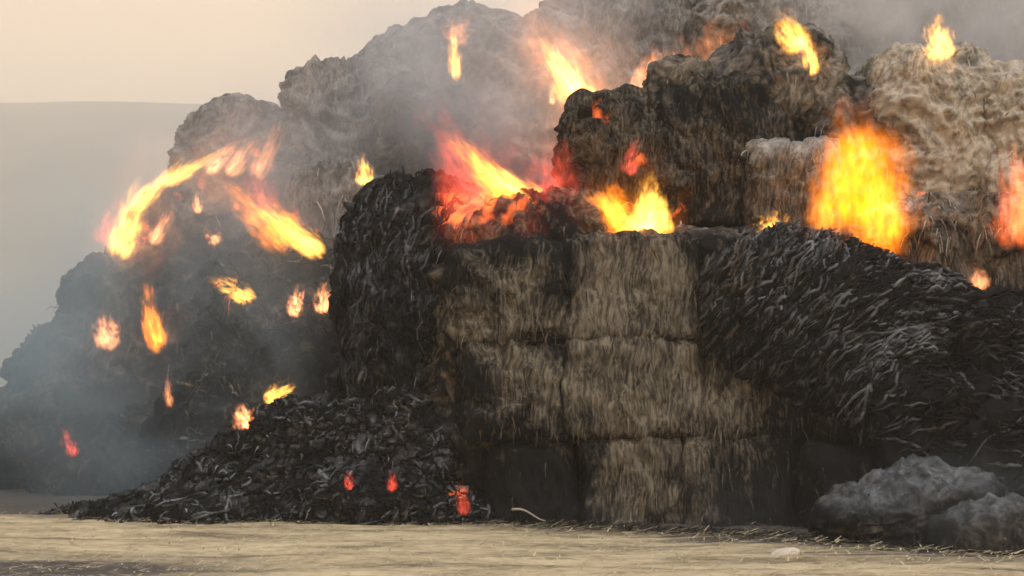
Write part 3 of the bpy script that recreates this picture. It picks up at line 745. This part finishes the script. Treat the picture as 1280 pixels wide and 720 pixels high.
# ------------------------------------------------------------------ fire
def flame_mat(power, col=(1.0, 0.27, 0.03), contrast=1.0, nscale=2.2, step=0.35, wob=1.9):
    m = bpy.data.materials.new('fire'); m.use_nodes = True
    n = m.node_tree.nodes; l = m.node_tree.links
    n.remove(n['Principled BSDF'])
    out = n['Material Output']
    tc = n.new('ShaderNodeTexCoord'); oi = n.new('ShaderNodeObjectInfo')
    def vm(op, a, b=None, c=None):
        q = n.new('ShaderNodeVectorMath'); q.operation = op
        for i, x in enumerate((a, b, c)):
            if x is None: continue
            if isinstance(x, tuple): q.inputs[i].default_value = x
            else: l.new(x, q.inputs[i])
        return q.outputs[0] if op != 'LENGTH' else q.outputs['Value']
    def mt(op, a, b=None, c=None, clamp=False):
        q = n.new('ShaderNodeMath'); q.operation = op; q.use_clamp = clamp
        for i, x in enumerate((a, b, c)):
            if x is None: continue
            if isinstance(x, (int, float)): q.inputs[i].default_value = x
            else: l.new(x, q.inputs[i])
        return q.outputs[0]
    rnd = n.new('ShaderNodeCombineXYZ')
    for i in range(3): l.new(mt('MULTIPLY', oi.outputs['Random'], 40.0 + 9 * i), rnd.inputs[i])
    P = tc.outputs['Object']
    Q = vm('MULTIPLY_ADD', P, (nscale, nscale, nscale * 0.55), rnd.outputs[0])
    wn = n.new('ShaderNodeTexNoise'); wn.inputs['Scale'].default_value = 1.0; wn.inputs['Detail'].default_value = 4
    wn.inputs['Roughness'].default_value = 0.6
    l.new(Q, wn.inputs['Vector'])
    off = vm('SUBTRACT', wn.outputs['Color'], (0.5, 0.5, 0.5))
    Pw = vm('MULTIPLY_ADD', off, (wob, wob, wob * 0.6), P)
    sp = n.new('ShaderNodeSeparateXYZ'); l.new(Pw, sp.inputs[0])
    z = mt('MULTIPLY_ADD', sp.outputs['Z'], 0.5, 0.5, clamp=True)        # 0 base .. 1 tip
    # teardrop profile: full low down, thin at the tip
    prof = mt('MULTIPLY_ADD', z, -0.72, 0.90)
    xy = n.new('ShaderNodeCombineXYZ'); l.new(sp.outputs['X'], xy.inputs[0]); l.new(sp.outputs['Y'], xy.inputs[1])
    rad = mt('DIVIDE', vm('LENGTH', xy.outputs[0]), prof)
    d = mt('SUBTRACT', 1.0, rad, clamp=True)
    ez = mt('MULTIPLY', mt('MULTIPLY', z, 9.0, clamp=True), mt('MULTIPLY', mt('SUBTRACT', 1.0, z), 1.6, clamp=True))
    # nothing may touch the skin of the domain
    core = mt('MULTIPLY', mt('SUBTRACT', 1.0, vm('LENGTH', P)), 5.0, clamp=True)
    fn = n.new('ShaderNodeTexNoise'); fn.inputs['Scale'].default_value = 2.3; fn.inputs['Detail'].default_value = 4
    fn.inputs['Roughness'].default_value = 0.65
    l.new(Q, fn.inputs['Vector'])
    nz = mt('MULTIPLY_ADD', mt('SUBTRACT', fn.outputs['Fac'], 0.5), 4.5 * contrast, 0.75, clamp=False)
    nz = mt('MAXIMUM', nz, 0.03)
    dens = mt('MULTIPLY', mt('MULTIPLY', mt('POWER', d, 1.35), ez), mt('MULTIPLY', nz, core))
    em = n.new('ShaderNodeEmission'); em.inputs['Color'].default_value = (*col, 1)
    l.new(mt('MULTIPLY', dens, power), em.inputs['Strength'])
    l.new(em.outputs[0], out.inputs['Volume'])
    m.cycles.volume_step_rate = step
    return m

def ball(nu=20, nv=14):
    V, Q, T = [], [], []
    for i in range(1, nv):
        t = math.pi * i / nv
        for j in range(nu):
            a = 2 * math.pi * j / nu
            V.append((math.sin(t) * math.cos(a), math.sin(t) * math.sin(a), math.cos(t)))
    top = len(V); V.append((0, 0, 1)); bot = len(V); V.append((0, 0, -1))
    for i in range(nv - 2):
        for j in range(nu):
            Q.append((i * nu + j, (i + 1) * nu + j, (i + 1) * nu + (j + 1) % nu, i * nu + (j + 1) % nu))
    for j in range(nu):
        T.append((top, j, (j + 1) % nu)); T.append((bot, (nv - 2) * nu + (j + 1) % nu, (nv - 2) * nu + j))
    return V, Q, T
BV, BQ, BT = ball()

def tongue_obj(base, tip, width, Y, mat, name, origin, parent, deep=None, ov=1.38):
    """a volume body whose local Z runs from the base to the tip of the tongue"""
    a = at(*base, Y); b = at(*tip, Y)
    c = (a + b) / 2; ax = Vector(b - a); L = ax.length / 2 * ov
    wr = width / FPX * Y / 2 * ov
    V = np.array(BV)
    me_o = mesh_obj(name, V, BQ, mat, F3=BT, origin=np.zeros(3), parent=parent)
    me_o.location = Vector(c) - Vector(origin)
    me_o.rotation_mode = 'QUATERNION'
    me_o.rotation_quaternion = ax.normalized().to_track_quat('Z', 'Y')
    me_o.scale = (wr, deep or wr, L)
    return me_o

def fire(label, tongues, Y, power=60, col=(1.0, 0.25, 0.025), group='large fires', cat='fire', contrast=1.5, nscale=2.9):
    """tongues: (base, tip, width, relative power[, colour])"""
    if len(tongues) == 1:
        ba, ti, wd, rp = tongues[0][:4]
        m = flame_mat(power * rp / (wd / FPX * Y), tongues[0][4] if len(tongues[0]) > 4 else col, contrast, nscale, wob=2.7)
        o = tongue_obj(ba, ti, wd, Y, m, 'fire', (0, 0, 0), None)
        return tag(o, label, cat, group)
    org = at(*tongues[0][0], Y)
    e = bpy.data.objects.new('fire', None); C.objects.link(e); e.location = org
    tag(e, label, cat, group)
    for t in tongues:
        ba, ti, wd, rp = t[:4]
        cc = t[4] if len(t) > 4 else col
        m = flame_mat(power * rp / (wd / FPX * Y), cc, contrast, nscale)
        tongue_obj(ba, ti, wd, Y, m, 'flame_tongue', org, e)  # faint red and wide tongues are added glow, as of fire-lit smoke
    return e

RED = (1.0, 0.10, 0.05); ORG = (1.0, 0.24, 0.012); YEL = (1.0, 0.42, 0.06); PEA = (1.0, 0.33, 0.12)
P0 = 15.0
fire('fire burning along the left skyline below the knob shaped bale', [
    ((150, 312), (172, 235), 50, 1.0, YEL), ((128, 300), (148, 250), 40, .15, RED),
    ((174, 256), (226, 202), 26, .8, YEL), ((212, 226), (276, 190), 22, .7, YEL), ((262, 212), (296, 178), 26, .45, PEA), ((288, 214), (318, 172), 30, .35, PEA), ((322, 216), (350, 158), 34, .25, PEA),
    ((192, 300), (214, 262), 24, .4, PEA), ((160, 330), (200, 170), 150, .045, PEA), ((260, 240), (330, 130), 150, .04, PEA)], 22.0, P0)  # last two wide tongues: added orange glow, like smoke lit by fire
fire('diagonal orange fire between the dark left bale and the fibrous brown one', [
    ((394, 312), (330, 262), 36, 1.0, YEL), ((360, 298), (286, 238), 62, .5, ORG), ((330, 262), (318, 208), 56, .12, RED)], 20.4, P0)
fire('tiny fire at the right edge of the fibrous brown bale', [((455, 228), (454, 196), 24, .9, YEL)], 21.0, P0, group='small fires')
fire('thin upright fire high on the grey skyline bale', [((569, 92), (566, 34), 20, .8, YEL), ((566, 50), (584, 22), 42, .22, PEA)], 23.2, P0)
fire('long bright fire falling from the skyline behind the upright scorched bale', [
    ((758, 152), (688, 62), 34, 1.6, YEL), ((716, 118), (680, 52), 46, 1.1, YEL), ((700, 90), (640, 6), 100, .13, PEA), ((735, 125), (700, 40), 70, .2, PEA), ((745, 160), (650, -20), 210, .06, PEA)], 22.6, P0)  # widest faint tongue is an added halo of firelight on smoke
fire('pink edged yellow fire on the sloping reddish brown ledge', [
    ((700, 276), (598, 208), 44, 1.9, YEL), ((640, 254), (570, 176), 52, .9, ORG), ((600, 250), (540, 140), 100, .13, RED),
    ((590, 262), (556, 190), 90, .14, RED), ((690, 262), (690, 180), 90, .17, RED), ((640, 300), (620, 120), 230, .05, RED)], 17.2, P0)  # red and widest tongues stand in for smoke lit by the fire
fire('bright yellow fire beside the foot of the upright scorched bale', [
    ((812, 308), (812, 226), 66, 1.7, YEL), ((786, 304), (756, 232), 66, .9, ORG), ((770, 276), (738, 240), 60, .45, ORG), ((790, 330), (790, 190), 170, .05, ORG)], 17.0, P0)  # faint wide tongue adds a glow halo round the flames
fire('small red glow high on the face of the upright scorched bale', [((786, 215), (794, 176), 26, .22, RED)], 17.9, P0, group='small fires')
fire('peach coloured fire behind the small dark knob of straw', [
    ((905, 125), (895, 30), 120, .26, PEA), ((850, 120), (852, 52), 80, .20, PEA), ((808, 122), (818, 62), 50, .6, PEA), ((925, 100), (930, 30), 44, .08, RED)], 21.5, P0)
fire('small fire on the crest of the domed dark grey bale', [((998, 58), (974, 18), 46, .8, YEL), ((1016, 88), (1008, 48), 24, .8, YEL), ((1000, 50), (1020, 80), 26, .3, PEA)], 19.0, P0)
fire('small fire on top of the tall pale bale', [((1176, 68), (1170, 22), 42, 1.2, YEL)], 18.6, P0, group='small fires')
fire('largest orange fire, bulging in front of the tall pale bale', [
    ((1074, 178), (1098, 340), 128, .36, (1.0, .22, .004)), ((1074, 262), (1064, 132), 118, .34, (1.0, .22, .004)), ((1098, 322), (1088, 210), 74, .34, (1.0, .22, .004)),
    ((1112, 290), (1108, 186), 76, .35, ORG), ((1036, 280), (1046, 176), 72, .38, ORG)], 16.6, P0, contrast=1.0, nscale=3.4)
fire('translucent orange fire at the right edge of the picture', [((1268, 296), (1266, 180), 62, .26, (1.0, .16, .03)), ((1285, 290), (1280, 200), 46, .2, ORG)], 16.5, P0)
fire('low yellow fire on the flat black ledge', [((968, 300), (966, 268), 52, 1.0, YEL)], 16.9, P0, group='small fires')
SM = [
 ((136, 432), (128, 392), 34, 0.8, PEA, 21.2, 'short peach flame at the left of the smoky bale'),
 ((196, 430), (182, 360), 30, 0.7, ORG, 21.2, 'tall narrow flame on the face of the blue grey smoky bale'),
 ((272, 302), (256, 286), 24, 0.6, PEA, 20.6, 'pale spark of fire below the diagonal orange fire'),
 ((312, 372), (266, 350), 26, 1.0, YEL, 20.2, 'slanting flame on the black bale under the diagonal fire'),
 ((368, 392), (374, 358), 24, 0.9, PEA, 20.0, 'left one of two small flames near the black column'),
 ((404, 388), (406, 356), 26, 0.8, PEA, 20.0, 'right one of two small flames near the black column'),
 ((336, 500), (368, 482), 26, 0.9, YEL, 17.5, 'small flame at the top of the charred debris mound'),
 ((310, 534), (298, 508), 32, 0.9, PEA, 17.5, 'small flame at the left slope of the charred debris mound'),
 ((92, 566), (80, 534), 20, 0.3, RED, 20.8, 'lone small red flame low on the left flank'),
 ((247, 264), (246, 240), 14, 0.5, PEA, 22.0, 'pale spark above the smoky left bale'),
 ((438, 612), (434, 590), 16, 0.2, RED, 16.6, 'left of three red embers glowing in the debris'),
 ((490, 612), (490, 590), 14, 0.2, RED, 16.6, 'middle of three red embers glowing in the debris'),
 ((580, 640), (574, 606), 20, 0.12, RED, 16.6, 'right of three red embers glowing in the debris'),
 ((690, 128), (688, 110), 12, 0.7, PEA, 22.2, 'pale spark left of the long falling fire'),
 ((1224, 362), (1222, 334), 30, 0.35, PEA, 16.5, 'faint glow in the blond straw of the right tier'),
 ((212, 505), (208, 470), 12, 0.28, PEA, 19.6, 'faint upright glow in the smoke above the debris slope'),
]
bpy.context.view_layer.update()
dg = bpy.context.evaluated_depsgraph_get()
def surface_depth(px, py, default):
    """distance at which the straw surface stands behind the foot of a small flame"""
    q = Vector(at(px, py, 10.0)) - Vector((0, 0, CH)); q.normalize()
    o = Vector((0, 0, CH)) + q * 9
    for _ in range(12):
        ok, loc, nn, fi, ob, mw = sc.ray_cast(dg, o, q)
        if not ok: return default
        if not ob.name.startswith(('fire', 'flame_tongue')): return loc.y - 0.06
        o = loc + q * 0.01
    return default
SM = [(ba, ti, wd, pw, cc, surface_depth(ba[0], ba[1] - 3, Y), lab) for ba, ti, wd, pw, cc, Y, lab in SM]
for ba, ti, wd, pw, cc, Y, lab in SM:
    fire(lab, [(ba, ti, wd, pw, cc)], Y, P0, group='small fires', nscale=2.8, contrast=1.5)

# ------------------------------------------------------------------ smoke
def smoke_mat(dens, col, nscale, soft=1.0, thr=0.42, aniso=0.2, step=1.0):
    m = bpy.data.materials.new('smoke'); m.use_nodes = True
    n = m.node_tree.nodes; l = m.node_tree.links
    n.remove(n['Principled BSDF']); out = n['Material Output']
    tc = n.new('ShaderNodeTexCoord')
    ln = n.new('ShaderNodeVectorMath'); ln.operation = 'LENGTH'; l.new(tc.outputs['Object'], ln.inputs[0])
    ge = n.new('ShaderNodeNewGeometry')
    ns = n.new('ShaderNodeTexNoise'); ns.inputs['Scale'].default_value = nscale; ns.inputs['Detail'].default_value = 3
    ns.inputs['Distortion'].default_value = 0.6
    l.new(ge.outputs['Position'], ns.inputs['Vector'])
    fa = n.new('ShaderNodeMapRange'); fa.interpolation_type = 'SMOOTHSTEP'
    fa.inputs['From Min'].default_value = 1.0; fa.inputs['From Max'].default_value = 1.0 - soft
    l.new(ln.outputs['Value'], fa.inputs['Value'])
    nr = n.new('ShaderNodeMapRange'); nr.interpolation_type = 'SMOOTHSTEP'
    nr.inputs['From Min'].default_value = thr - 0.05; nr.inputs['From Max'].default_value = thr + 0.2
    nr.inputs['To Min'].default_value = 0.15; nr.inputs['To Max'].default_value = 1.0
    l.new(ns.outputs['Fac'], nr.inputs['Value'])
    mu = n.new('ShaderNodeMath'); mu.operation = 'MULTIPLY'; l.new(fa.outputs[0], mu.inputs[0]); l.new(nr.outputs[0], mu.inputs[1])
    mu2 = n.new('ShaderNodeMath'); mu2.operation = 'MULTIPLY'; l.new(mu.outputs[0], mu2.inputs[0]); mu2.inputs[1].default_value = dens
    pv = n.new('ShaderNodeVolumePrincipled'); pv.inputs['Color'].default_value = (*col, 1)
    pv.inputs['Anisotropy'].default_value = aniso
    l.new(mu2.outputs[0], pv.inputs['Density']); l.new(pv.outputs[0], out.inputs['Volume'])
    m.cycles.volume_step_rate = step
    return m

def smoke(box, Y0, Y1, dens, label, col=(0.62, 0.68, 0.72), nscale=0.6, soft=0.9, roll=0.0, thr=0.42):
    x0, x1, y0, y1 = box
    Y = (Y0 + Y1) / 2
    a = at(x0, y1, Y); b = at(x1, y0, Y); c = (a + b) / 2
    o = mesh_obj('smoke', np.array(BV), BQ, smoke_mat(dens, col, nscale, soft, thr), F3=BT, origin=np.zeros(3))
    o.location = c; o.scale = (abs(b[0] - a[0]) / 2, (Y1 - Y0) / 2, abs(b[2] - a[2]) / 2)
    o.rotation_euler = (0, roll, 0)
    tag(o, label, 'smoke', kind='stuff')
    return o

smoke((-260, 600, 80, 800), 18.0, 22.4, 0.46, 'blue grey smoke drifting before the left flank', col=(0.56, 0.74, 0.88), nscale=0.5)
smoke((220, 940, -140, 360), 18.9, 24.5, 0.42, 'warm grey smoke veiling the bales at the back', col=(0.80, 0.86, 0.95), nscale=0.5)
smoke((60, 560, 60, 360), 18.6, 23.4, 0.24, 'warm grey smoke round the knob shaped bale at the left', col=(0.78, 0.86, 0.95), nscale=0.6)
smoke((900, 1440, -140, 200), 18.9, 24.0, 0.85, 'grey smoke rising behind the pale bales', col=(0.82, 0.83, 0.85), nscale=0.7)
smoke((1020, 1420, 520, 760), 12.6, 15.4, 0.10, 'thin bluish smoke over the ash heap', col=(0.60, 0.68, 0.76), nscale=1.2)
smoke((560, 1300, 560, 720), 14.6, 16.6, 0.05, 'thin smoke creeping along the foot of the front wall', col=(0.6, 0.68, 0.74), nscale=1.0)

# ------------------------------------------------------------------ haze
def haze():
    m = bpy.data.materials.new('haze'); m.use_nodes = True
    n = m.node_tree.nodes; l = m.node_tree.links
    n.remove(n['Principled BSDF'])
    pv = n.new('ShaderNodeVolumePrincipled')
    pv.inputs['Color'].default_value = (0.985, 0.955, 0.90, 1); pv.inputs['Density'].default_value = 0.0010
    l.new(pv.outputs[0], n['Material Output'].inputs['Volume'])
    x0, x1, y0, y1, z0, z1 = -2650, 2650, -65, 2650, -6, 470
    V = [(x, y, z) for x in (x0, x1) for y in (y0, y1) for z in (z0, z1)]
    Q = [(0, 1, 3, 2), (4, 6, 7, 5), (0, 4, 5, 1), (2, 3, 7, 6), (0, 2, 6, 4), (1, 5, 7, 3)]
    o = mesh_obj('haze', V, Q, m, origin=np.array([0, 400, -6.0]), smooth_shade=False)
    tag(o, 'thin pale haze filling the air to the far hill', 'haze', kind='stuff')
haze()
